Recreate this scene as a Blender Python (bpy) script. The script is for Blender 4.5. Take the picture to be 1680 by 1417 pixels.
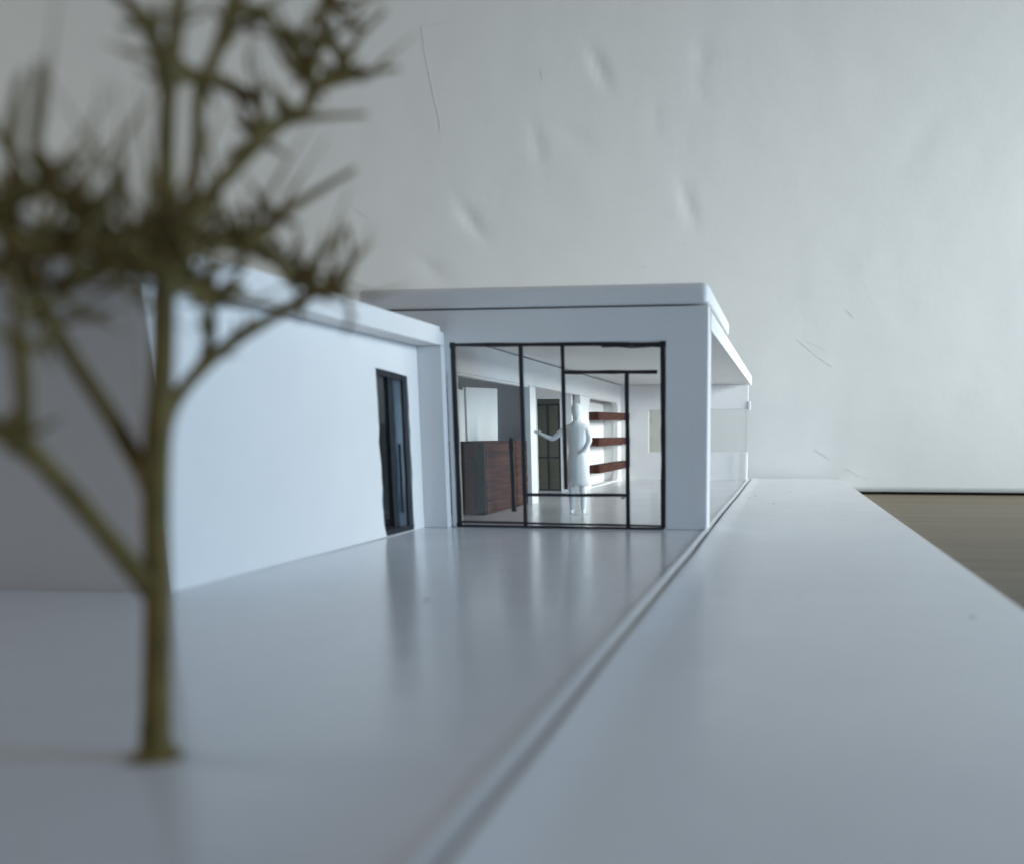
import bpy, bmesh, math, random
from mathutils import Vector, Matrix, noise as mnoise

# ------------------------------------------------------------------ units
# Everything below is written in centimetres of the real tabletop model
# (a 1:50 architecture model); z = 0 is the top of the model's base sheet.
S = 0.01
ZT = 0.84            # the base is 0.84 cm thick, the table top is world z = 0
def P(x, y, z): return Vector((x * S, y * S, (z + ZT) * S))

scene = bpy.context.scene
for o in list(bpy.data.objects): bpy.data.objects.remove(o)
col = scene.collection

# ------------------------------------------------------------------ camera
cam_d = bpy.data.cameras.new('camera')
cam = bpy.data.objects.new('camera', cam_d); col.objects.link(cam)
cam_d.sensor_fit = 'HORIZONTAL'; cam_d.sensor_width = 36.0
cam_d.lens = 1500.0 / 1680.0 * 36.0
cam_d.shift_x = -(1083 - 840) / 1680.0
cam_d.shift_y = (974 - 708.5) / 1680.0
cam_d.clip_start = 0.002; cam_d.clip_end = 50
cam.location = P(0, 0, 2.43)
cam.rotation_euler = (math.radians(90 - 9.9077), 0, math.radians(7.7784))
cam_d.dof.use_dof = True
cam_d.dof.focus_distance = 0.34
cam_d.dof.aperture_fstop = cam_d.lens / 1.75      # a 1.75 mm wide phone aperture
scene.camera = cam

# ------------------------------------------------------------------ light
world = bpy.data.worlds.new('World'); scene.world = world; world.use_nodes = True
wb = world.node_tree.nodes['Background']
wb.inputs[0].default_value = (0.985, 0.975, 0.98, 1); wb.inputs[1].default_value = 0.16

def area(name, loc, target, sx, sy, power, colr, spread=180):
    d = bpy.data.lights.new(name, 'AREA'); d.shape = 'RECTANGLE'; d.size = sx * S; d.size_y = sy * S
    d.energy = power; d.color = colr; d.spread = math.radians(spread)
    o = bpy.data.objects.new(name, d); col.objects.link(o)
    o.location = P(*loc)
    o.rotation_euler = (P(*target) - P(*loc)).to_track_quat('-Z', 'Y').to_euler()
    return o
# the room's window, to the right of the table
area('window_light', (40, 11, 9), (0, 18, 2), 14, 14, 0.98, (0.37, 0.67, 1.0))
# unseen, more neutral lamp farther back on the same side, narrowed onto the backdrop
area('rear_backdrop_light', (80, 32, 20), (-12, 52, 6), 24, 20, 0.98, (0.95, 1.0, 0.97), 52)
# unseen fill lamp added at the far left to brighten the backdrop's left half
area('left_fill_light', (-130, 15, 40), (-32, 52, 16), 60, 50, 3.2, (0.93, 1.0, 0.98))

scene.view_settings.view_transform = 'Standard'
scene.view_settings.look = 'None'
scene.view_settings.gamma = 1.0
scene.view_settings.exposure = 0.08
scene.view_settings.use_curve_mapping = False
scene.cycles.use_denoising = True
scene.cycles.sample_clamp_indirect = 4.0
scene.cycles.max_bounces = 10; scene.cycles.diffuse_bounces = 5; scene.cycles.glossy_bounces = 4
scene.cycles.transparent_max_bounces = 16
# ------------------------------------------------------------------ materials
def nodes(name):
    m = bpy.data.materials.new(name); m.use_nodes = True
    t = m.node_tree; return m, t, t.nodes['Principled BSDF']
def mk(t, kind, **kw):
    n = t.nodes.new(kind)
    for k, v in kw.items(): setattr(n, k, v)
    return n
def setv(n, **kw):
    for k, v in kw.items(): n.inputs[k.replace('_', ' ')].default_value = v

def white_mat(name, c=(0.80, 0.805, 0.80), rough=0.5, mottle=0.02, bump=0.05, bscale=900.0, spec=0.5, rvar=0.0, specks=0.0):
    m, t, b = nodes(name)
    tc = mk(t, 'ShaderNodeTexCoord')
    n1 = mk(t, 'ShaderNodeTexNoise'); setv(n1, Scale=60.0, Detail=5.0, Roughness=0.6)
    t.links.new(tc.outputs['Object'], n1.inputs['Vector'])
    r = mk(t, 'ShaderNodeValToRGB')
    r.color_ramp.elements[0].position = 0.3; r.color_ramp.elements[1].position = 0.7
    k = 1.0 - mottle * 2
    r.color_ramp.elements[0].color = (c[0] * k, c[1] * k, c[2] * k, 1); r.color_ramp.elements[1].color = (*c, 1)
    t.links.new(n1.outputs[0], r.inputs[0])
    out = r.outputs[0]
    if specks:
        v = mk(t, 'ShaderNodeTexVoronoi'); setv(v, Scale=55.0)
        t.links.new(tc.outputs['Object'], v.inputs['Vector'])
        lt = mk(t, 'ShaderNodeMath', operation='LESS_THAN'); lt.inputs[1].default_value = specks
        t.links.new(v.outputs['Distance'], lt.inputs[0])
        mx = mk(t, 'ShaderNodeMix', data_type='RGBA')
        mx.inputs['B'].default_value = (0.42, 0.42, 0.42, 1)
        t.links.new(lt.outputs[0], mx.inputs['Factor']); t.links.new(out, mx.inputs['A'])
        out = mx.outputs['Result']
    t.links.new(out, b.inputs['Base Color'])
    b.inputs['Roughness'].default_value = rough
    b.inputs['Specular IOR Level'].default_value = spec
    if rvar:
        n3 = mk(t, 'ShaderNodeTexNoise'); setv(n3, Scale=35.0, Detail=6.0, Roughness=0.65)
        t.links.new(tc.outputs['Object'], n3.inputs['Vector'])
        mr = mk(t, 'ShaderNodeMapRange'); setv(mr, To_Min=rough - rvar, To_Max=rough + rvar)
        t.links.new(n3.outputs[0], mr.inputs[0]); t.links.new(mr.outputs[0], b.inputs['Roughness'])
    n2 = mk(t, 'ShaderNodeTexNoise'); setv(n2, Scale=bscale, Detail=4.0, Roughness=0.6)
    t.links.new(tc.outputs['Object'], n2.inputs['Vector'])
    bp0 = mk(t, 'ShaderNodeBump'); setv(bp0, Strength=0.10, Distance=0.002)
    t.links.new(n1.outputs[0], bp0.inputs['Height'])
    bp = mk(t, 'ShaderNodeBump'); setv(bp, Strength=bump, Distance=0.0003)
    t.links.new(bp0.outputs[0], bp.inputs['Normal'])
    t.links.new(n2.outputs[0], bp.inputs['Height']); t.links.new(bp.outputs[0], b.inputs['Normal'])
    return m

def wood_mat(name, c0, c1, scale, rough=0.5, bump=0.2, detail=8.0, spec=0.06):
    m, t, b = nodes(name)
    tc = mk(t, 'ShaderNodeTexCoord'); mp = mk(t, 'ShaderNodeMapping')
    mp.inputs['Scale'].default_value = scale
    t.links.new(tc.outputs['Object'], mp.inputs['Vector'])
    n = mk(t, 'ShaderNodeTexNoise'); setv(n, Scale=1.0, Detail=detail, Roughness=0.65, Distortion=0.4)
    t.links.new(mp.outputs[0], n.inputs['Vector'])
    r = mk(t, 'ShaderNodeValToRGB')
    r.color_ramp.elements[0].position = 0.32; r.color_ramp.elements[1].position = 0.68
    r.color_ramp.elements[0].color = (*c0, 1); r.color_ramp.elements[1].color = (*c1, 1)
    t.links.new(n.outputs[0], r.inputs[0]); t.links.new(r.outputs[0], b.inputs['Base Color'])
    b.inputs['Roughness'].default_value = rough; b.inputs['Specular IOR Level'].default_value = spec
    bp = mk(t, 'ShaderNodeBump'); setv(bp, Strength=bump, Distance=0.0003)
    t.links.new(n.outputs[0], bp.inputs['Height']); t.links.new(bp.outputs[0], b.inputs['Normal'])
    return m

def glass_mat(name, tint=(0.985, 0.99, 0.985), rough=0.02, ior=1.45):
    m, t, b = nodes(name); t.nodes.remove(b)
    out = t.nodes['Material Output']
    tr = mk(t, 'ShaderNodeBsdfTransparent'); tr.inputs[0].default_value = (*tint, 1)
    gl = mk(t, 'ShaderNodeBsdfGlossy'); setv(gl, Roughness=rough); gl.inputs[0].default_value = (0.9, 0.95, 1, 1)
    fr = mk(t, 'ShaderNodeFresnel'); fr.inputs[0].default_value = ior
    mx = mk(t, 'ShaderNodeMixShader')
    t.links.new(fr.outputs[0], mx.inputs[0]); t.links.new(tr.outputs[0], mx.inputs[1]); t.links.new(gl.outputs[0], mx.inputs[2])
    t.links.new(mx.outputs[0], out.inputs['Surface'])
    return m

def plain_mat(name, c, rough=0.5, spec=0.5, var=0.25, scale=400.0):
    m, t, b = nodes(name)
    tc = mk(t, 'ShaderNodeTexCoord'); n = mk(t, 'ShaderNodeTexNoise'); setv(n, Scale=scale, Detail=5.0, Roughness=0.6)
    t.links.new(tc.outputs['Object'], n.inputs['Vector'])
    r = mk(t, 'ShaderNodeValToRGB')
    r.color_ramp.elements[0].position = 0.3; r.color_ramp.elements[1].position = 0.7
    r.color_ramp.elements[0].color = (*[v * (1 - var) for v in c], 1); r.color_ramp.elements[1].color = (*[v * (1 + var) for v in c], 1)
    t.links.new(n.outputs[0], r.inputs[0]); t.links.new(r.outputs[0], b.inputs['Base Color'])
    b.inputs['Roughness'].default_value = rough; b.inputs['Specular IOR Level'].default_value = spec
    return m

M = {}
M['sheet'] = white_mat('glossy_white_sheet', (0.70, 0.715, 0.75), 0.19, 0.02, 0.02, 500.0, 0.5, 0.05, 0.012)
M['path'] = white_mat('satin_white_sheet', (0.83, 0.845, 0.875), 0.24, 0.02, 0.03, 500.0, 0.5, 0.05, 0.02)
M['wall'] = white_mat('white_board', (0.81, 0.80, 0.795), 0.5, 0.02, 0.16, 1100.0, 0.35)
M['edge'] = white_mat('cut_board_edge', (0.72, 0.71, 0.69), 0.6, 0.05, 0.25, 1500.0, 0.3)
M['backdrop'] = white_mat('painted_backdrop', (0.745, 0.745, 0.728), 0.6, 0.012, 0.10, 800.0, 0.35)
M['table'] = wood_mat('grey_oak_laminate', (0.142, 0.110, 0.066), (0.212, 0.170, 0.110), (4.0, 110.0, 110.0), 0.5, 0.15, 8.0, 0.2)
M['brown'] = wood_mat('red_brown_wood', (0.026, 0.010, 0.007), (0.105, 0.044, 0.031), (900.0, 60.0, 900.0), 0.8, 0.5)
M['brown_dark'] = wood_mat('dark_brown_wood', (0.026, 0.008, 0.005), (0.10, 0.030, 0.018), (300.0, 300.0, 60.0), 0.8, 0.4)
M['grey_edge'] = plain_mat('dark_grey_card', (0.045, 0.040, 0.040), 0.8, 0.1)
M['black'] = plain_mat('navy_black_strip', (0.010, 0.011, 0.017), 0.38, 0.5, 0.5, 900.0)
M['smudge'] = plain_mat('black_marker_smudge', (0.05, 0.05, 0.055), 0.7, 0.3, 0.8, 3000.0)
M['acrylic'] = glass_mat('clear_acrylic')
M['acrylic_dim'] = glass_mat('tinted_acrylic', (0.85, 0.87, 0.82), 0.06)
M['smoked'] = glass_mat('smoked_acrylic', (0.97, 0.97, 0.96), 0.05)
M['cabinet'] = white_mat('grey_white_card', (0.58, 0.59, 0.58), 0.7, 0.03, 0.1, 900.0, 0.2)
M['olive_card'] = plain_mat('olive_card', (0.20, 0.205, 0.165), 0.7, 0.3, 0.1)
M['figure'] = white_mat('white_plastic_figure', (0.93, 0.935, 0.92), 0.45, 0.02, 0.1, 2500.0, 0.5)
_b = M['figure'].node_tree.nodes['Principled BSDF']
_b.inputs['Subsurface Weight'].default_value = 0.15; _b.inputs['Subsurface Radius'].default_value = (1, 1, 1); _b.inputs['Subsurface Scale'].default_value = 0.004
M['bark'] = plain_mat('olive_brown_plastic', (0.165, 0.110, 0.028), 0.6, 0.3, 0.35, 500.0)
M['twig'] = plain_mat('dry_olive_twig', (0.20, 0.136, 0.044), 0.65, 0.25, 0.45, 900.0)
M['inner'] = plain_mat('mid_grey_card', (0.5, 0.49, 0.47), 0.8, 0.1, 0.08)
M['contact_shade'] = white_mat('grey_contact_shade', (0.42, 0.42, 0.41), 0.35, 0.2, 0.2)
M['glue'] = white_mat('dried_glue', (0.22, 0.22, 0.22), 0.25, 0.05, 0.1)
M['scuff'] = plain_mat('grey_scratch', (0.66, 0.66, 0.65), 0.8, 0.1, 0.2)
M['dark'] = plain_mat('black_foot', (0.01, 0.01, 0.01), 0.8, 0.1)

# ------------------------------------------------------------------ builders
def thing(name, label, cat, loc, group=None):
    o = bpy.data.objects.new(name, None); col.objects.link(o)
    o.location = P(*loc); o.empty_display_size = 0.01
    o['label'] = label; o['category'] = cat
    if group: o['group'] = group
    return o
def root_loc(o):
    v = Vector((0, 0, 0))
    while o: v = v + o.location; o = o.parent
    return v
def link(name, bm, mat, parent=None, smooth=False, loc=None):
    """bm holds world metres; the object's own origin sits at loc (or at its parent's)."""
    org = root_loc(parent) if parent else (P(*loc) if loc else Vector((0, 0, 0)))
    bmesh.ops.recalc_face_normals(bm, faces=bm.faces)
    bmesh.ops.translate(bm, vec=-org, verts=bm.verts)
    me = bpy.data.meshes.new(name); bm.to_mesh(me); bm.free()
    me.materials.append(mat)
    if smooth:
        for p in me.polygons: p.use_smooth = True
    o = bpy.data.objects.new(name, me); col.objects.link(o)
    if parent: o.parent = parent
    elif loc: o.location = P(*loc)
    return o
def bm_box(x0, x1, y0, y1, z0, z1, bev=0.0, seg=2, bm=None, jit=0.0):
    own = bmesh.new()
    r = bmesh.ops.create_cube(own, size=1.0)
    for v in own.verts:
        v.co = P(x0 + (x1 - x0) * (v.co.x + .5), y0 + (y1 - y0) * (v.co.y + .5), z0 + (z1 - z0) * (v.co.z + .5))
        if jit: v.co += Vector((random.uniform(-jit, jit), random.uniform(-jit, jit), random.uniform(-jit, jit))) * S
    if bev: bmesh.ops.bevel(own, geom=list(own.edges), offset=bev * S, segments=seg, profile=0.6, affect='EDGES')
    if bm is None: return own
    me = bpy.data.meshes.new('tmp'); own.to_mesh(me); own.free(); bm.from_mesh(me); bpy.data.meshes.remove(me)
    return bm
def box(name, x0, x1, y0, y1, z0, z1, mat, parent, bev=0.02, seg=2, jit=0.0, smooth=False):
    return link(name, bm_box(x0, x1, y0, y1, z0, z1, bev, seg, jit=jit), M[mat], parent, smooth)
def bm_plate(outer, holes, axis, a0, a1, bev=0.0):
    """a flat plate: 2-D outline (with holes) extruded along one axis from a0 to a1."""
    def p3(u, v, a):
        return {'X': P(a, u, v), 'Y': P(u, a, v), 'Z': P(u, v, a)}[axis]
    bm = bmesh.new(); edges = []
    for loop in [outer] + holes:
        vs = [bm.verts.new(p3(u, v, a0)) for u, v in loop]
        for i in range(len(vs)): edges.append(bm.edges.new((vs[i], vs[(i + 1) % len(vs)])))
    bmesh.ops.triangle_fill(bm, edges=edges, use_beauty=True)
    r = bmesh.ops.extrude_face_region(bm, geom=list(bm.faces))
    d = p3(0, 0, a1) - p3(0, 0, a0)
    bmesh.ops.translate(bm, vec=d, verts=[g for g in r['geom'] if isinstance(g, bmesh.types.BMVert)])
    bmesh.ops.recalc_face_normals(bm, faces=bm.faces)
    if bev:
        sharp = [e for e in bm.edges if len(e.link_faces) == 2 and e.calc_face_angle() > 0.9]
        bmesh.ops.bevel(bm, geom=sharp, offset=bev * S, segments=2, profile=0.6, affect='EDGES', clamp_overlap=True)
    return bm
def plate(name, outer, holes, axis, a0, a1, mat, parent, bev=0.0):
    return link(name, bm_plate(outer, holes, axis, a0, a1, bev), M[mat], parent)
def round_rect(u0, u1, v0, v1, r, n=4):
    out = []
    for cu, cv, a in ((u1 - r, v1 - r, 0), (u0 + r, v1 - r, 90), (u0 + r, v0 + r, 180), (u1 - r, v0 + r, 270)):
        for k in range(n + 1):
            t = math.radians(a + 90 * k / n); out.append((cu + r * math.cos(t), cv + r * math.sin(t)))
    return out
def spline(pts, n=5):
    """Catmull-Rom through (x,y,z,r) points."""
    q = [pts[0]] + list(pts) + [pts[-1]]; out = []
    for i in range(1, len(q) - 2):
        p0, p1, p2, p3 = (Vector(a) for a in q[i - 1:i + 3])
        for k in range(n):
            t = k / n
            out.append(0.5 * ((2 * p1) + (p2 - p0) * t + (2 * p0 - 5 * p1 + 4 * p2 - p3) * t * t + (-p0 + 3 * p1 - 3 * p2 + p3) * t ** 3))
    out.append(Vector(pts[-1])); return out
def bm_tube(pts, sides=8, bm=None):
    bm = bm or bmesh.new(); rings = []
    prev = None
    for i, p in enumerate(pts):
        a = Vector(pts[max(i - 1, 0)][:3]); b = Vector(pts[min(i + 1, len(pts) - 1)][:3])
        d = (b - a).normalized() if (b - a).length > 1e-9 else Vector((0, 0, 1))
        if prev is None: u = d.orthogonal().normalized()
        else: u = (prev - d * prev.dot(d)).normalized()
        prev = u; w = d.cross(u)
        ring = []
        for k in range(sides):
            t = 2 * math.pi * k / sides
            c = Vector(p[:3]) + (u * math.cos(t) + w * math.sin(t)) * max(p[3], 0.002)
            ring.append(bm.verts.new(P(*c)))
        rings.append(ring)
    for r0, r1 in zip(rings, rings[1:]):
        for k in range(sides): bm.faces.new((r0[k], r0[(k + 1) % sides], r1[(k + 1) % sides], r1[k]))
    bm.faces.new(rings[0][::-1]); bm.faces.new(rings[-1])
    return bm

random.seed(11)

# ================================================================== setting
# table -------------------------------------------------------------
t = link('table', bm_box(-90, 70, -35, 110, -ZT - 2.5, -ZT, 0.1), M['table'], None, loc=(0, 0, -ZT))
t['kind'] = 'structure'
# backdrop: a big white board standing behind the model, dented ------
YB = 52.0
dents = [  # x, z, length, width, angle, depth
    (-10.4, 21.7, 2.2, 0.55, 118, .16), (-4.9, 22.0, 1.4, .7, 100, .07), (-5.0, 20.4, 1.6, .5, 110, .05), (-13.9, 18.0, 2.2, .6, 100, .08),
    (-11.9, 18.4, 2.6, .8, 150, .04), (-17.8, 14.2, 2.3, .55, 128, .15), (-5.6, 14.7, 2.2, .5, 110, .12), (-20.2, 11.6, 1.8, .7, 150, .10), (-7.4, 19.0, 1.6, .6, 95, .04),
    (6.5, 17.5, 3.0, 1.2, 60, .03), (-30.0, 24.0, 2.5, .7, 110, .05), (9.5, 5.0, 2.6, 1.0, 80, .02)]
def wall_dy(x, z):
    dy = 0.0
    for dx, dz, L, W, an, dep in dents:
        a = math.radians(an); u = (x - dx) * math.cos(a) + (z - dz) * math.sin(a); w = -(x - dx) * math.sin(a) + (z - dz) * math.cos(a)
        e = (u / (L * .5)) ** 2 + (w / (W * .5)) ** 2
        if e < 9: dy += .6 * dep * math.exp(-e)
    return dy + 0.035 * mnoise.noise(Vector((x * .12, z * .12, 3.1))) + 0.012 * mnoise.noise(Vector((x * .5, z * .5, 7.7)))
bm = bmesh.new()
x0, x1, z0, z1 = -62.0, 34.0, -ZT + .15, 46.0
NX, NZ = 300, 150
grid = []
for j in range(NZ + 1):
    row = []
    for i in range(NX + 1):
        x = x0 + (x1 - x0) * i / NX; z = z0 + (z1 - z0) * j / NZ
        dy = wall_dy(x, z)
        row.append(bm.verts.new(P(x, YB + dy, z)))
    grid.append(row)
for j in range(NZ):
    for i in range(NX): bm.faces.new((grid[j][i], grid[j][i + 1], grid[j + 1][i + 1], grid[j + 1][i]))
front = list(bm.faces)
r = bmesh.ops.extrude_face_region(bm, geom=[e for e in bm.edges if len(e.link_faces) == 1])
nv = [g for g in r['geom'] if isinstance(g, bmesh.types.BMVert)]
bmesh.ops.translate(bm, vec=Vector((0, 1.0 * S, 0)), verts=nv)
bmesh.ops.contextual_create(bm, geom=[e for e in bm.edges if len(e.link_faces) == 1])
back = link('backdrop', bm, M['backdrop'], None, True, loc=(0, YB, -ZT))
back['kind'] = 'structure'
box('foot', -60, 32, YB + .55, YB + .95, -ZT, -ZT + .22, 'dark', back, 0)
# scratches and scuffs in its paint
def scratch(pts, w=.03):
    w *= .75
    b = bmesh.new(); vs = []
    for i, (x, z) in enumerate(pts):
        xa, za = pts[max(i - 1, 0)]; xb, zb = pts[min(i + 1, len(pts) - 1)]
        n = Vector((-(zb - za), xb - xa)).normalized() * w * (.35 + .65 * math.sin(math.pi * (i + .5) / len(pts))) * .5
        yy = YB + wall_dy(x, z) - .010
        vs.append((b.verts.new(P(x - n.x, yy, z - n.y)), b.verts.new(P(x + n.x, yy, z + n.y))))
    for a, c in zip(vs, vs[1:]): b.faces.new((a[0], a[1], c[1], c[0]))
    rr = bmesh.ops.extrude_face_region(b, geom=list(b.faces))
    bmesh.ops.translate(b, vec=Vector((0, .07 * S, 0)), verts=[g for g in rr['geom'] if isinstance(g, bmesh.types.BMVert)])
    link('scratch', b, M['scuff'], back)
scratch([(-20.2, 24.2), (-20.1, 23.2), (-19.95, 22.2), (-19.75, 21.2), (-19.6, 20.4), (-19.4, 19.6), (-19.35, 18.9)], .045)
scratch([(-20.6, 24.3), (-19.9, 24.27), (-19.2, 24.32), (-18.45, 24.4)], .035)
scratch([(-16.75, 19.1), (-16.55, 19.22), (-16.45, 19.3)], .06)
scratch([(-25.5, 15.45), (-24.9, 15.2), (-24.3, 14.8), (-23.8, 14.48)], .035)
scratch([(0.4, 7.5), (1.0, 7.0), (1.7, 6.45), (2.4, 6.0)], .03)
scratch([(0.9, 7.4), (1.4, 7.2), (2.0, 6.9)], .02)
scratch([(1.5, 1.6), (1.9, 1.35), (2.4, 1.05)], .05)
scratch([(3.3, 0.55), (3.9, 0.2), (4.5, 0.0)], .045)
scratch([(3.0, 9.0), (3.3, 8.7), (3.5, 8.55)], .02)
scratch([(-5.9, 15.85), (-5.85, 15.8)], .1)
scratch([(-5.75, 12.6), (-5.65, 12.55)], .1)
scratch([(-8.0, 11.5), (-7.9, 11.42)], .08)
scratch([(-13.6, 21.8), (-13.55, 21.5), (-13.5, 21.2)], .03)

# ================================================================== the base
base = thing('display_board', 'long white base sheet with a scored kerb line that the model building stands on', 'base', (-6, 22, -ZT))
YF, YR = -5.0, 51.6
def profile(name, prof, mat, x_tweak=None):
    """cross-section (x,z) swept from the front edge to the rear edge."""
    b = bmesh.new(); rows = []
    ny = 24
    for j in range(ny + 1):
        y = YF + (YR - YF) * j / ny
        rows.append([b.verts.new(P(*( (x + (x_tweak(x, y) if x_tweak else 0)), y, z))) for x, z in prof])
    n = len(prof)
    for a, c in zip(rows, rows[1:]):
        for k in range(n): b.faces.new((a[k], a[(k + 1) % n], c[(k + 1) % n], c[k]))
    b.faces.new(rows[0]); b.faces.new(rows[-1][::-1])
    return link(name, b, M[mat], base)
BB = -0.30
wob = lambda x, y: 0.012 * math.sin(y * .35 + 1) + 0.008 * math.sin(y * 1.1)
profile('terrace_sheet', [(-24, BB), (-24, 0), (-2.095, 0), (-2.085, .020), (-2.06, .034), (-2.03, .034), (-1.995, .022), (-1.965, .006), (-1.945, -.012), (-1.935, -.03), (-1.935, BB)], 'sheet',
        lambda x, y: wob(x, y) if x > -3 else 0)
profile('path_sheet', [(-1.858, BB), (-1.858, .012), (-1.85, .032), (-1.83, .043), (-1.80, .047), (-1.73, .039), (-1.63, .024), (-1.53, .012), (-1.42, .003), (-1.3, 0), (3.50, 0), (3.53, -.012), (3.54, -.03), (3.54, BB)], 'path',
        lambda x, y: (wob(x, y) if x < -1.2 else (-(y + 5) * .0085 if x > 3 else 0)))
b = bmesh.new(); bm_box(-24, -1.0, YF, YR, -ZT, BB - .002, 0, bm=b)
link('lower_board', b, M['edge'], base)
plate('lower_board', [(-.995, YF), (3.50, YF), (3.02, YR), (-.995, YR)], [], 'Z', -ZT, BB - .002, 'edge', base)
def blob(name, x, y, r, hgt, mat, parent, z=0.0):
    b = bmesh.new(); n = 12; c = b.verts.new(P(x, y, z + hgt)); rings = []
    for q, (fr, fh) in enumerate(((.5, .8), (.85, .35), (1, -.3))):
        rings.append([b.verts.new(P(x + r * fr * math.cos(2 * math.pi * k / n) * (1 + .2 * math.sin(3 * k + x)), y + r * fr * math.sin(2 * math.pi * k / n), z + hgt * fh)) for k in range(n)])
    for k in range(n):
        b.faces.new((c, rings[0][k], rings[0][(k + 1) % n]))
        for q in range(2): b.faces.new((rings[q][k], rings[q + 1][k], rings[q + 1][(k + 1) % n], rings[q][(k + 1) % n]))
    return link(name, b, M[mat], parent, True)
for x, y, r in ((-5.25, 12.79, .055), (-7.0, 9.2, .05), (2.54, 12.56, .05), (-1.2, 37.0, .05), (-1.4, 36.0, .06), (0.2, 40, .06), (-.4, 33, .05)):
    blob('glue_speck', x, y, r, .012, 'glue', base)

# ================================================================== house
H = thing('house_model', 'white flat-roofed model house with a large black-gridded front window', 'model house', (-6, 36, 0))
# front wall: an upside-down U round the glazing
plate('front_wall', [(-8.80, 0), (-8.66, 0), (-8.66, 4.71), (-3.07, 4.71), (-3.07, 0), (-1.98, 0), (-1.98, 5.555), (-11.1, 5.555), (-11.1, 4.0), (-8.80, 4.0)], [], 'Y', 23.40, 23.90, 'wall', H, .04)
box('corner_pier', -2.32, -1.985, 23.905, 24.28, 0, 4.995, 'wall', H, .02)
# roof: long slab, plus the short thicker cap over the front
rf = plate('roof', [(-14.3, 23.905), (-1.95, 23.905), (-1.95, 50.7), (-14.3, 50.7)], [], 'Z', 5.0, 5.47, 'wall', H, .02)
b = bm_box(-11.13, -1.96, 23.33, 31.2, 5.595, 6.11, 0)
bmesh.ops.bevel(b, geom=[e for e in b.edges if all(v.co.z > (5.8 + ZT) * S for v in e.verts) or abs(e.verts[0].co.z - e.verts[1].co.z) > .001], offset=.19 * S, segments=5, profile=.5, affect='EDGES')
bmesh.ops.bevel(b, geom=[e for e in b.edges if all(v.co.z < (5.62 + ZT) * S for v in e.verts)], offset=.075 * S, segments=3, profile=.5, affect='EDGES')
link('roof_cap', b, M['wall'], rf)
box('cap_spacer', -10.9, -2.2, 24.0, 30.9, 5.472, 5.594, 'wall', rf, 0)
# inside: beam and posts along the left side, cross walls
box('beam', -9.12, -8.85, 23.905, 49.28, 4.07, 4.965, 'wall', H, .025)
box('beam_moulding', -9.10, -8.87, 23.91, 31.4, 4.0, 4.066, 'wall', H, .03)
box('post', -9.12, -8.85, 31.5, 32.25, 0, 4.066, 'wall', H, .02, jit=.01)
box('post', -9.12, -8.85, 39.4, 41.0, 0, 4.066, 'wall', H, .02)
box('partition', -13.98, -9.13, 32.02, 32.2, 0, 4.99, 'wall', H, .01)
plate('partition', [(-13.98, 0), (-10.66, 0), (-10.66, 3.9), (-9.64, 3.9), (-9.64, 0), (-9.125, 0), (-9.125, 4.99), (-13.98, 4.99)], [], 'Y', 38.9, 39.1, 'wall', H, .01)
box('left_wall', -14.3, -14.0, 13.22, 49.7, 0, 4.99, 'wall', H, 0)
niche = round_rect(41.25, 48.25, .05, 4.02, .35)
plate('niche_wall', [(41.005, 0), (49.27, 0), (49.27, 4.066), (41.005, 4.066)], [niche], 'X', -9.12, -8.852, 'wall', H, .012)
box('niche_back', -9.75, -9.62, 40.6, 49.2, 0, 4.6, 'wall', H, .01)
box('niche_side', -9.615, -9.125, 48.26, 48.42, 0.0, 4.06, 'edge', H, .01)
plate('rear_wall', [(-13.98, 0), (-2.06, 0), (-2.06, 1.48), (-7.35, 1.48), (-7.35, 3.72), (-2.06, 3.72), (-2.06, 4.95), (-13.98, 4.95)], [], 'Y', 49.3, 49.72, 'wall', H, .015)
box('rear_glass', -7.33, -2.09, 49.42, 49.5, 1.482, 3.718, 'acrylic', H, 0)
box('glass_trim', -7.30, -2.10, 49.28, 49.298, 3.68, 3.72, 'scuff', H, 0)
box('corner_glass', -2.20, -2.07, 49.05, 49.29, 0.0, 3.70, 'acrylic', H, 0)
box('corner_bracket', -2.055, -1.93, 49.25, 49.6, 3.66, 4.12, 'wall', H, .02)
# glazing in the front, with its black strips
gz = box('front_window', -8.655, -3.075, 23.46, 23.53, 0.005, 4.70, 'acrylic', H, 0)
def bar(x0, z0, x1, z1, w, y=23.455, dep=.05, mat='black', parent=gz, name='window_bar', jit=.010):
    n = 9; b = bmesh.new(); rows = []
    d = Vector((x1 - x0, z1 - z0)).normalized(); nn = Vector((-d.y, d.x))
    sd = random.uniform(0, 50)
    for i in range(n):
        f = i / (n - 1); cx = x0 + (x1 - x0) * f; cz = z0 + (z1 - z0) * f
        k = mnoise.noise(Vector((f * 3 + sd, 0, 0))) * jit; ww = w * .9 * (.5 + .16 * mnoise.noise(Vector((f * 5 + sd, 9, 0))))
        a = (cx + nn.x * (k + ww), cz + nn.y * (k + ww)); c = (cx + nn.x * (k - ww), cz + nn.y * (k - ww))
        rows.append([b.verts.new(P(a[0], y - dep, a[1])), b.verts.new(P(c[0], y - dep, c[1])), b.verts.new(P(c[0], y, c[1])), b.verts.new(P(a[0], y, a[1]))])
    for r0, r1 in zip(rows, rows[1:]):
        for k in range(4): b.faces.new((r0[k], r0[(k + 1) % 4], r1[(k + 1) % 4], r1[k]))
    b.faces.new(rows[0]); b.faces.new(rows[-1][::-1])
    return link(name, b, M[mat], parent)
Wb = .105
bar(-8.62, 4.69, -3.08, 4.64, .10)                      # top
bar(-8.60, 4.68, -8.59, 0.06, .115, dep=.06)            # left
bar(-3.13, 4.66, -3.12, 0.04, .125, dep=.06)            # right
bar(-8.62, 0.03, -3.10, 0.02, .075, dep=.07)            # bottom
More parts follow.
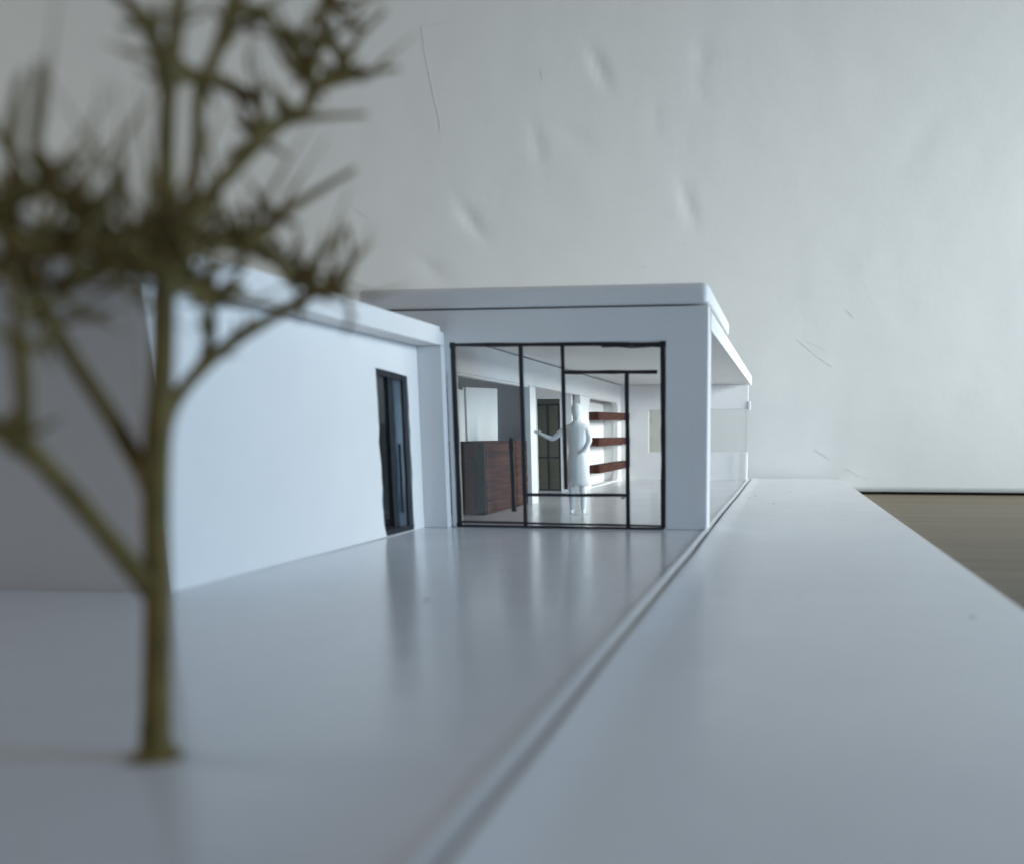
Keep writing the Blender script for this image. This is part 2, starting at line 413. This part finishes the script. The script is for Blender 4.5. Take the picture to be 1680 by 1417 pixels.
bar(-8.55, 0.14, -3.15, 0.09, .06, dep=.045)            # second bottom line
bar(-6.80, 4.66, -6.79, 0.06, .11, dep=.055)            # A
bar(-5.71, 4.66, -5.68, 1.02, .105, dep=.055)           # B
bar(-6.76, 0.87, -4.06, 0.875, .095, dep=.045)          # lower transom
bar(-5.66, 3.975, -3.27, 3.965, .105, dep=.045)         # upper transom
bar(-4.05, 3.94, -4.04, 0.05, .115, dep=.055)           # D
bar(-7.10, 2.34, -7.08, 0.43, .11, dep=.12, name='door_handle')
bar(-4.7, 4.60, -3.2, 4.58, .05, y=23.457, dep=.01, mat='smudge', name='marker_smudge', jit=.04)
blob('bar_end', -4.17, 23.42, .05, .03, 'black', gz, z=.80)
for x, z in ((-8.60, .05), (-3.13, 4.64), (-8.61, 4.68)):
    bb_ = bm_box(x - .075, x + .075, 23.385, 23.452, z - .07, z + .07, .02)
    link('bar_end', bb_, M['black'], gz)
# dim glazed door at the back of the side room
dg = box('back_door', -10.65, -9.65, 38.98, 39.03, 0.01, 3.89, 'acrylic_dim', H, 0)
for a in ((-10.64, 3.64, -9.66, 3.66, .10), (-10.20, 3.64, -10.19, .04, .12), (-9.70, 3.68, -9.69, .05, .08), (-10.64, 1.44, -9.66, 1.44, .075), (-10.64, .06, -9.66, .06, .06)):
    bar(*a, y=38.97, dep=.04, parent=dg, name='door_bar')
box('back_panel', -11.0, -9.2, 39.5, 39.6, 0, 4.4, 'olive_card', H, 0)

# ================================================================== annex
A = thing('annex_model', 'lower white annex with plain side wall and narrow dark slit door', 'model house', (-13, 18, 0))
# the cut opening is uneven
slit = []
rs = random.Random(5)
for k in range(15):
    f = k / 14; slit.append((20.60 + .05 * f + rs.uniform(-.035, .035) + (0.10 * max(0, (.14 - (1 - f)) / .14) ** 2 if f > .86 else 0), 3.93 - 3.90 * f))
slit += [(20.95, .015), (22.40, .02)]
for k in range(12):
    f = k / 11; slit.append((22.44 + rs.uniform(-.03, .03), .1 + 3.74 * f))
slit += [(21.6, 3.89)]
plate('side_wall', [(12.9, 0), (23.106, 0), (23.106, 4.645), (12.9, 4.645)], [slit], 'X', -9.72, -9.45, 'wall', A, .012)
box('inner_wall', -10.1, -9.95, 13.22, 23.05, 0, 4.64, 'inner', A, .01)
box('end_wall', -14.3, -9.722, 12.91, 13.21, 0, 4.645, 'wall', A, .01)
box('end_wall', -24.0, -14.305, 12.91, 13.21, 0, 4.645, 'wall', A, .01)
ar = plate('roof', [(-24, 11.55), (-8.80, 11.55), (-8.80, 23.10), (-24, 23.10)], [], 'Z', 4.65, 5.12, 'wall', A, .04)
box('roof_infill', -14.28, -8.82, 23.105, 23.39, 4.65, 5.0, 'wall', ar, .01)
box('pillar', -9.47, -8.805, 23.11, 23.395, 0, 4.645, 'wall', A, .025)
sd = box('slit_door', -9.60, -9.54, 20.45, 22.6, 0.005, 4.1, 'smoked', A, 0)
def barx(y0, z0, y1, z1, w, x=-9.535, dep=.05, name='door_bar', mat='black'):
    b = bmesh.new(); rows = []; n = 7
    d = Vector((y1 - y0, z1 - z0)).normalized(); nn = Vector((-d.y, d.x)); s0 = random.uniform(0, 50)
    for i in range(n):
        f = i / (n - 1); cy = y0 + (y1 - y0) * f; cz = z0 + (z1 - z0) * f
        k = mnoise.noise(Vector((f * 3 + s0, 0, 0))) * .012; ww = w * (.5 + .15 * mnoise.noise(Vector((f * 5 + s0, 4, 0))))
        a = (cy + nn.x * (k + ww), cz + nn.y * (k + ww)); c = (cy + nn.x * (k - ww), cz + nn.y * (k - ww))
        rows.append([b.verts.new(P(x + dep, a[0], a[1])), b.verts.new(P(x + dep, c[0], c[1])), b.verts.new(P(x, c[0], c[1])), b.verts.new(P(x, a[0], a[1]))])
    for r0, r1 in zip(rows, rows[1:]):
        for k in range(4): b.faces.new((r0[k], r0[(k + 1) % 4], r1[(k + 1) % 4], r1[k]))
    b.faces.new(rows[0]); b.faces.new(rows[-1][::-1])
    return link(name, b, M[mat], sd)
barx(20.5, 3.87, 22.5, 3.80, .14)
barx(22.27, 3.85, 22.27, .05, .22, dep=.062)
barx(20.6, .07, 22.5, .06, .16, dep=.056)
barx(21.42, 3.8, 21.42, .1, .045, dep=.015)
barx(21.9, 2.2, 21.9, .5, .06, dep=.04, name='door_handle')

# ================================================================== furniture
C = thing('counter', 'dark red-brown plank counter behind the left of the front window', 'counter', (-10.5, 29, 0))
box('core', -11.4, -9.07, 26.96, 31.45, 0.0, 2.15, 'grey_edge', C, .01)
zs = [0.01, .42, .76, 1.08, 1.45, 1.80, 2.155]
for a, c in zip(zs, zs[1:]):
    box('plank', -9.065, -9.0 + random.uniform(-.012, .006), 26.99 + random.uniform(-.01, .02), 31.46 + random.uniform(-.03, .0), a + .012, c - .012, 'brown', C, .012)
for x0_, x1_ in ((-9.27, -9.02), ):
    box('corner_strip', x0_, x1_, 26.88, 26.955, .01, 2.15, 'grey_edge', C, .01)
box('front_board', -9.85, -9.285, 26.87, 26.955, .01, 1.72, 'brown_dark', C, .012)
box('drawer_front', -9.85, -9.285, 26.85, 26.955, 1.75, 2.14, 'brown_dark', C, .02)
for k in range(2):
    xa = -11.4 + k * .77
    box('front_board', xa, xa + .745, 26.87, 26.955, .01, 2.14, 'brown_dark', C, .012)
box('counter_top', -11.45, -8.99, 26.84, 31.46, 2.157, 2.215, 'brown', C, .012)

Cb = thing('tall_cabinet', 'tall white cabinet block standing on the brown counter', 'cabinet', (-10.2, 28.6, 2.217))
box('body', -10.6, -9.63, 26.95, 29.5, 2.219, 3.80, 'cabinet', Cb, .03)
b = bmesh.new(); rows = []
for k in range(9):                                   # a thin side panel whose free edge curls outwards
    f = k / 8; y = 27.0 + 2.72 * f; xo = -9.56 + .10 * max(0, f - .7) ** 2 * 8
    rows.append([b.verts.new(P(xo, y, 2.23)), b.verts.new(P(xo + .03 * f, y, 3.80 + .09 * f)), b.verts.new(P(xo - .06, y, 3.80 + .09 * f)), b.verts.new(P(xo - .06, y, 2.23))])
for r0, r1 in zip(rows, rows[1:]):
    for k in range(4): b.faces.new((r0[k], r0[(k + 1) % 4], r1[(k + 1) % 4], r1[k]))
b.faces.new(rows[0]); b.faces.new(rows[-1][::-1])
link('side_panel', b, M['cabinet'], Cb)
box('side_panel', -9.68, -9.60, 26.0, 26.92, 2.219, 3.72, 'cabinet', Cb, .02)

for zc, lab, ta, tb in ((3.22, 'topmost of the three red-brown wall shelves behind the figurine', .0, .12), (2.09, 'middle of the three red-brown wall shelves behind the figurine', .0, .0), (0.865, 'lowest of the three red-brown wall shelves behind the figurine', .0, -.01)):
    s = thing('wall_shelf', lab, 'shelf', (-8.62, 45.2, zc - .18), 'brown shelves on the niche wall')
    b = bm_box(-8.845, -8.40, 41.15, 49.2, zc - .185, zc + .185, 0)
    for v in b.verts:
        if v.co.y > 45 * S: v.co.z += tb * S
    bmesh.ops.bevel(b, geom=list(b.edges), offset=.015 * S, segments=2, affect='EDGES')
    link('board', b, M['brown'], s)
    e = bm_box(-8.84, -8.42, 41.09, 41.148, zc - .175, zc + .175, .012)
    link('end_cap', e, M['brown_dark'], s)
s = box('wall_shelf', -9.945, -9.84, 21.55, 22.45, 3.20, 3.50, 'brown', None, .012)
s['label'] = 'short red-brown shelf seen dimly through the slit door'; s['category'] = 'shelf'
s = thing('sideboard', 'dark brown sideboard seen dimly through the slit door', 'sideboard', (-9.9, 22.0, 0))
box('body', -9.945, -9.86, 21.5, 22.5, .25, 2.15, 'brown_dark', s, .012)
for k in range(2): box('cabinet_door', -9.858, -9.835, 21.52 + k * .49, 21.99 + k * .49, .3, 2.1, 'brown_dark', s, .01)
box('plinth', -9.945, -9.88, 21.55, 22.45, 0, .245, 'grey_edge', s, 0)

# ================================================================== figurine
FX, FY = -6.34, 27.64
fig = thing('person_figurine', 'small white person figurine in a knee-length coat with one arm held out', 'figurine', (FX, FY, 0))
V_, E_, R_ = [], [], []
def fv(x, z, r, y=0.0, ry=None):
    V_.append(P(FX + x, FY + y, z)); R_.append((r * S, (ry or r) * S)); return len(V_) - 1
def chain(a, *rest):
    for i in rest: E_.append((a, i)); a = i
    return a
pel = fv(0, 1.62, .25, 0, .17); wst = fv(.0, 1.98, .21, 0, .14); chs = fv(0, 2.38, .25, 0, .15); nb = fv(0.01, 2.72, .12, 0, .10)
nk = fv(.015, 2.85, .10); hd0 = fv(.02, 2.97, .15, -.02, .15); hd1 = fv(.015, 3.13, .205, -.01, .20); hd2 = fv(.0, 3.28, .16, .0, .17); hd3 = fv(.0, 3.35, .06, .01, .07)
chain(pel, wst, chs, nb, nk, hd0, hd1, hd2, hd3)
ls = fv(-.33, 2.62, .11); le = fv(-.74, 2.27, .082, -.05); lw = fv(-1.06, 2.42, .056, -.12); lh = fv(-1.14, 2.46, .05, -.14, .025)
chain(chs, ls, le, lw, lh)
for dx, dz, dy in ((-.10, .075, -.03), (-.125, .045, -.02), (-.125, .012, -.01), (-.10, -.02, 0)):
    a = fv(-1.14 + dx * .6, 2.46 + dz * .6 + .008, .014, -.14 + dy); c = fv(-1.14 + dx * 1.25, 2.46 + dz * 1.2, .011, -.15 + dy)
    chain(lh, a, c)
th = fv(-1.10, 2.525, .014, -.16); th2 = fv(-1.125, 2.57, .011, -.17); chain(lh, th, th2)
rs_ = fv(.32, 2.62, .11); re = fv(.40, 2.24, .095, .04); rw = fv(.30, 1.95, .06, -.14); rh = fv(.22, 1.90, .055, -.19, .035)
chain(chs, rs_, re, rw, rh)
for q in range(4):
    a = fv(.15, 1.935 - q * .027, .013, -.20); c = fv(.08, 1.92 - q * .027, .011, -.19); chain(rh, a, c)
th = fv(.19, 1.955, .013, -.19); chain(rh, th)
for sx, fo in ((-1, -.02), (1, .02)):
    hp = fv(sx * .14, 1.45, .15, 0, .14); kn = fv(sx * .17, .86, .125); cf = fv(sx * .175, .60, .12, .02); an = fv(sx * .175, .13, .08, .02); ft = fv(sx * .19, .05, .06, -.13, .045)
    chain(pel, hp, kn, cf, an, ft)
me = bpy.data.meshes.new('body'); me.from_pydata([v - fig.location for v in V_], E_, []); me.update()
bo = bpy.data.objects.new('body', me); col.objects.link(bo); bo.parent = fig
md = bo.modifiers.new('skin', 'SKIN'); md.use_smooth_shade = True; md.branch_smoothing = .3
if not me.skin_vertices: pass
sv = me.skin_vertices[0].data if me.skin_vertices else None
if sv:
    for i, r in enumerate(R_): sv[i].radius = r; sv[i].use_root = (i == pel)
sb = bo.modifiers.new('sub', 'SUBSURF'); sb.levels = 2; sb.render_levels = 2
me.materials.append(M['figure'])
# coat
b = bmesh.new(); rings = []; n = 28
for z, rx, ry, cx in ((2.83, .11, .10, .01), (2.77, .17, .13, .008), (2.70, .31, .155, .004), (2.62, .36, .17, 0), (2.5, .345, .18, 0), (2.25, .315, .185, .01), (1.98, .275, .175, .02), (1.75, .295, .195, .015), (1.45, .335, .215, .01), (1.1, .355, .235, .005), (.90, .37, .24, 0), (.885, .35, .225, 0), (1.3, .25, .17, 0)):
    rings.append([b.verts.new(P(FX + cx + rx * math.cos(2 * math.pi * k / n) * (1 + .02 * math.sin(5 * k + z * 3)), FY + ry * math.sin(2 * math.pi * k / n) * (1 + .05 * math.sin(4 * k * .9 + z * 2)), z + .012 * math.sin(k * .7))) for k in range(n)])
for r0, r1 in zip(rings, rings[1:]):
    for k in range(n): b.faces.new((r0[k], r0[(k + 1) % n], r1[(k + 1) % n], r1[k]))
link('coat', b, M['figure'], fig, True)
blob('foot_plate', FX + .05, FY + .02, .36, .022, 'figure', fig)

# ================================================================== tree
T = thing('model_tree', 'olive-brown plastic model tree with spiky bare branches, out of focus in front', 'tree', (-4.72, 6.1, 0))
# centre lines (x, y, z, radius) and twig whorls (branch, x, y, z, count, length), cm
BRANCHES = [
    [(-4.732, 6.1, -0.018, 0.125), (-4.67, 6.12, 0.672, 0.108), (-4.62, 6.15, 1.275, 0.105), (-4.615, 6.2, 1.816, 0.105), (-4.57, 6.22, 2.307, 0.105), (-4.49, 6.25, 2.917, 0.095), (-4.42, 6.25, 3.423, 0.09), (-4.367, 6.25, 3.753, 0.09), (-4.349, 6.28, 4.245, 0.072), (-4.313, 6.3, 4.646, 0.068), (-4.224, 6.3, 5.03, 0.06), (-4.138, 6.3, 5.405, 0.055), (-4.073, 6.3, 5.662, 0.05)],
    [(-4.664, 6.15, 1.283, 0.09), (-4.703, 5.95, 1.552, 0.075), (-4.809, 5.7, 1.964, 0.068), (-4.9, 5.55, 2.217, 0.068), (-4.97, 5.45, 2.367, 0.075), (-5.074, 5.3, 2.514, 0.06), (-5.23, 5.2, 2.701, 0.045)],
    [(-4.957, 5.45, 2.367, 0.06), (-4.871, 5.4, 2.669, 0.052), (-4.811, 5.35, 2.912, 0.05), (-4.75, 5.3, 3.147, 0.04), (-4.734, 5.25, 3.392, 0.03)],
    [(-4.622, 6.2, 2.041, 0.085), (-4.761, 6.25, 2.239, 0.07), (-4.868, 6.1, 2.633, 0.062), (-4.985, 5.95, 3.003, 0.06), (-5.037, 5.9, 3.183, 0.065), (-5.058, 5.8, 3.41, 0.05), (-5.146, 5.75, 3.599, 0.04)],
    [(-4.563, 6.25, 2.395, 0.075), (-4.602, 6.5, 2.666, 0.055), (-4.527, 6.8, 2.956, 0.05), (-4.359, 7.1, 3.224, 0.055), (-4.201, 7.3, 3.378, 0.045), (-4.059, 7.5, 3.538, 0.05), (-3.909, 7.7, 3.683, 0.03)],
    [(-4.575, 6.5, 2.689, 0.045), (-4.59, 6.9, 3.011, 0.04), (-4.571, 7.0, 3.255, 0.04), (-4.571, 7.0, 3.488, 0.04), (-4.595, 7.0, 3.674, 0.03)],
    [(-4.361, 6.25, 3.629, 0.07), (-4.275, 6.5, 3.765, 0.05), (-4.193, 6.8, 3.863, 0.055), (-4.107, 7.0, 3.958, 0.05), (-4.031, 7.2, 4.149, 0.045), (-3.841, 7.4, 4.346, 0.03), (-3.575, 7.6, 4.575, 0.02)],
    [(-4.348, 6.25, 3.67, 0.06), (-4.401, 6.6, 4.078, 0.05), (-4.443, 6.8, 4.557, 0.046), (-4.442, 6.9, 4.973, 0.05), (-4.365, 7.0, 5.238, 0.045), (-4.246, 7.0, 5.465, 0.05), (-4.133, 7.0, 5.749, 0.04)],
    [(-4.297, 6.25, 3.71, 0.06), (-4.285, 6.6, 4.117, 0.05), (-4.208, 6.9, 4.425, 0.05), (-4.082, 7.1, 4.696, 0.06), (-3.982, 7.3, 4.872, 0.045), (-3.775, 7.4, 4.922, 0.03), (-3.445, 7.6, 4.989, 0.016)],
    [(-4.294, 6.3, 4.84, 0.05), (-4.424, 6.9, 5.065, 0.045), (-4.233, 7.1, 5.022, 0.055), (-4.092, 7.1, 4.894, 0.04), (-4.071, 7.1, 4.708, 0.045)],
    [(-4.238, 7.0, 5.548, 0.045), (-4.068, 7.2, 5.629, 0.045), (-4.024, 7.3, 5.529, 0.05), (-3.955, 7.4, 5.432, 0.055), (-3.916, 7.5, 5.31, 0.06), (-3.853, 7.5, 5.171, 0.055), (-3.875, 7.4, 4.981, 0.045), (-3.93, 7.3, 4.87, 0.045)],
    [(-3.863, 7.5, 5.172, 0.045), (-3.642, 7.7, 5.322, 0.05), (-3.474, 7.8, 5.382, 0.025), (-3.276, 7.9, 5.437, 0.015)],
    [(-3.915, 7.5, 5.333, 0.04), (-3.809, 7.7, 5.602, 0.05), (-3.701, 7.8, 5.515, 0.045), (-3.611, 7.9, 5.688, 0.022), (-3.418, 8.0, 5.923, 0.014)],
    [(-3.808, 7.6, 5.993, 0.05), (-3.739, 7.7, 5.862, 0.055), (-3.688, 7.8, 5.8, 0.03), (-3.509, 7.8, 5.699, 0.015)],
    [(-4.31, 6.3, 4.763, 0.06), (-4.3, 6.25, 4.958, 0.06), (-4.342, 6.2, 5.15, 0.065), (-4.41, 6.1, 5.261, 0.05), (-4.556, 6.0, 5.408, 0.04)],
    [(-4.403, 6.25, 3.589, 0.075), (-4.461, 6.0, 3.687, 0.055), (-4.546, 5.8, 3.728, 0.06), (-4.636, 5.6, 3.597, 0.065), (-4.738, 5.45, 3.626, 0.06), (-4.847, 5.3, 3.671, 0.05)],
    [(-4.547, 5.8, 3.716, 0.055), (-4.578, 5.6, 3.891, 0.06), (-4.698, 5.5, 3.944, 0.06), (-4.834, 5.4, 3.835, 0.06), (-5.053, 5.4, 3.788, 0.05)],
    [(-4.578, 5.6, 3.891, 0.045), (-4.584, 5.5, 4.012, 0.045), (-4.639, 5.45, 4.125, 0.04), (-4.558, 5.4, 4.333, 0.03), (-4.453, 5.35, 4.616, 0.022)],
    [(-4.691, 5.4, 3.954, 0.04), (-4.583, 5.2, 4.154, 0.03), (-4.36, 5.1, 4.456, 0.02)],
    [(-4.59, 5.8, 3.729, 0.045), (-4.072, 5.5, 4.117, 0.018)],
    [(-4.504, 6.0, 3.708, 0.04), (-4.079, 5.5, 4.128, 0.018)],
    [(-4.113, 7.0, 3.891, 0.04), (-4.008, 7.2, 3.764, 0.045), (-3.957, 7.3, 3.652, 0.06), (-3.821, 7.4, 3.865, 0.03), (-3.619, 7.5, 4.094, 0.018)],
    [(-3.957, 7.3, 3.652, 0.05), (-3.783, 7.5, 3.616, 0.05), (-3.66, 7.6, 3.8, 0.025), (-3.705, 7.7, 4.138, 0.015)],
    [(-4.42, 6.25, 3.423, 0.06), (-4.329, 6.4, 3.486, 0.05), (-4.296, 6.6, 3.471, 0.05), (-4.208, 6.9, 3.536, 0.04)],
    [(-4.904, 5.8, 3.368, 0.06), (-4.742, 5.9, 3.518, 0.06), (-4.62, 6.1, 3.569, 0.05), (-4.444, 6.25, 3.557, 0.05)],
]
CLUSTERS = [
    (15, -4.461, 6.0, 3.687, 6, 0.5),
    (15, -4.548, 5.8, 3.709, 9, 0.5),
    (15, -4.636, 5.6, 3.597, 10, 0.5),
    (15, -4.738, 5.45, 3.626, 9, 0.55),
    (15, -4.898, 5.4, 3.675, 7, 0.5),
    (16, -4.578, 5.6, 3.891, 8, 0.45),
    (16, -4.699, 5.5, 3.937, 8, 0.45),
    (16, -4.836, 5.4, 3.817, 8, 0.5),
    (3, -5.037, 5.9, 3.183, 5, 0.4),
    (3, -5.058, 5.8, 3.41, 8, 0.5),
    (3, -5.149, 5.75, 3.58, 8, 0.5),
    (24, -4.744, 5.9, 3.506, 8, 0.5),
    (24, -4.903, 5.8, 3.375, 8, 0.45),
    (24, -4.621, 6.1, 3.56, 6, 0.4),
    (0, -4.375, 6.25, 3.773, 10, 0.5),
    (0, -4.375, 6.25, 3.588, 8, 0.45),
    (6, -4.275, 6.5, 3.756, 7, 0.4),
    (6, -4.193, 6.8, 3.863, 10, 0.4),
    (6, -4.108, 7.0, 3.945, 10, 0.42),
    (6, -4.031, 7.2, 4.149, 3, 0.35),
    (23, -4.329, 6.4, 3.486, 6, 0.35),
    (23, -4.271, 6.6, 3.471, 6, 0.35),
    (21, -4.008, 7.2, 3.764, 4, 0.35),
    (21, -3.957, 7.3, 3.652, 9, 0.4),
    (22, -3.782, 7.5, 3.631, 6, 0.45),
    (4, -4.359, 7.1, 3.224, 3, 0.22),
    (4, -4.059, 7.5, 3.538, 4, 0.3),
    (5, -4.665, 6.9, 3.152, 3, 0.2),
    (5, -4.56, 7.0, 3.488, 5, 0.3),
    (8, -4.081, 7.1, 4.709, 9, 0.3),
    (8, -3.982, 7.3, 4.872, 4, 0.3),
    (9, -4.233, 7.1, 5.022, 5, 0.28),
    (10, -4.024, 7.3, 5.529, 4, 0.3),
    (10, -3.956, 7.4, 5.423, 6, 0.3),
    (10, -3.907, 7.5, 5.296, 6, 0.3),
    (10, -3.855, 7.5, 5.149, 6, 0.3),
    (11, -3.642, 7.7, 5.322, 5, 0.3),
    (12, -3.81, 7.7, 5.593, 5, 0.3),
    (12, -3.701, 7.8, 5.515, 4, 0.3),
    (13, -3.739, 7.7, 5.862, 5, 0.3),
    (7, -4.438, 6.9, 5.015, 4, 0.25),
    (7, -4.244, 7.0, 5.485, 5, 0.3),
    (14, -4.342, 6.2, 5.15, 5, 0.3),
    (14, -4.3, 6.25, 4.958, 3, 0.25),
    (2, -4.806, 5.35, 2.949, 4, 0.3),
    (1, -4.97, 5.45, 2.367, 3, 0.25),
]
rt = random.Random(23)
bobs = []
for i, br in enumerate(BRANCHES):
    pts = spline(br, 6)
    if i == 0:
        for p in pts: p[3] *= .88
    if i: 
        for q, p in enumerate(pts):      # knobbly
            p[3] *= 1 + .16 * mnoise.noise(Vector((q * .6, i * 3.3, 0)))
    bobs.append(link('trunk' if i == 0 else 'branch', bm_tube(pts, 10), M['bark'], T, True))
fb = bmesh.new(); rr = []
for rad, z in ((.10, .24), (.105, .14), (.12, .08), (.145, .04), (.175, .015), (.19, -.01)):
    rr.append([fb.verts.new(P(-4.725 + rad * (1 + .18 * math.sin(2 * k + .6)) * math.cos(2 * math.pi * k / 14), 6.1 + rad * math.sin(2 * math.pi * k / 14), z)) for k in range(14)])
for r0, r1 in zip(rr, rr[1:]):
    for k in range(14): fb.faces.new((r0[k], r0[(k + 1) % 14], r1[(k + 1) % 14], r1[k]))
link('root_foot', fb, M['bark'], T, True)
blob('contact_shade', -4.76, 6.1, .24, .012, 'contact_shade', T)  # thin grey disc: painted contact shade round the tree's foot
for i, x, y, z, n, L in CLUSTERS:
    if x / y < -.86: n = max(3, int(n * .6))
    for k in range(n + (2 if n >= 5 else 0)):
        wisp = k >= n                       # a few long hair-thin tips
        d = Vector((rt.gauss(0, 1), rt.gauss(0, 1), rt.gauss(.45, .9))).normalized()
        if wisp: d = (d + Vector((.5, .2, .5))).normalized()
        l = L * (rt.uniform(1.6, 2.4) if wisp else rt.uniform(.6, 1.35)); p0 = Vector((x, y, z)) + Vector((rt.gauss(0, .05), rt.gauss(0, .05), rt.gauss(0, .05)))
        m1 = p0 + d * l * .45 + Vector((rt.gauss(0, .05), rt.gauss(0, .05), rt.gauss(0, .05))) * l
        e = p0 + d * l + Vector((0, 0, .12 * l))
        r0 = .015 if wisp else rt.uniform(.019, .032)
        pts = [(*p0, r0), (*(p0.lerp(m1, .6)), r0 * .8), (*m1, r0 * 1.25), (*(m1.lerp(e, .5)), r0 * .55), (*e, r0 * .25)]
        link('twig', bm_tube(pts, 5), M['twig'], bobs[i], True)
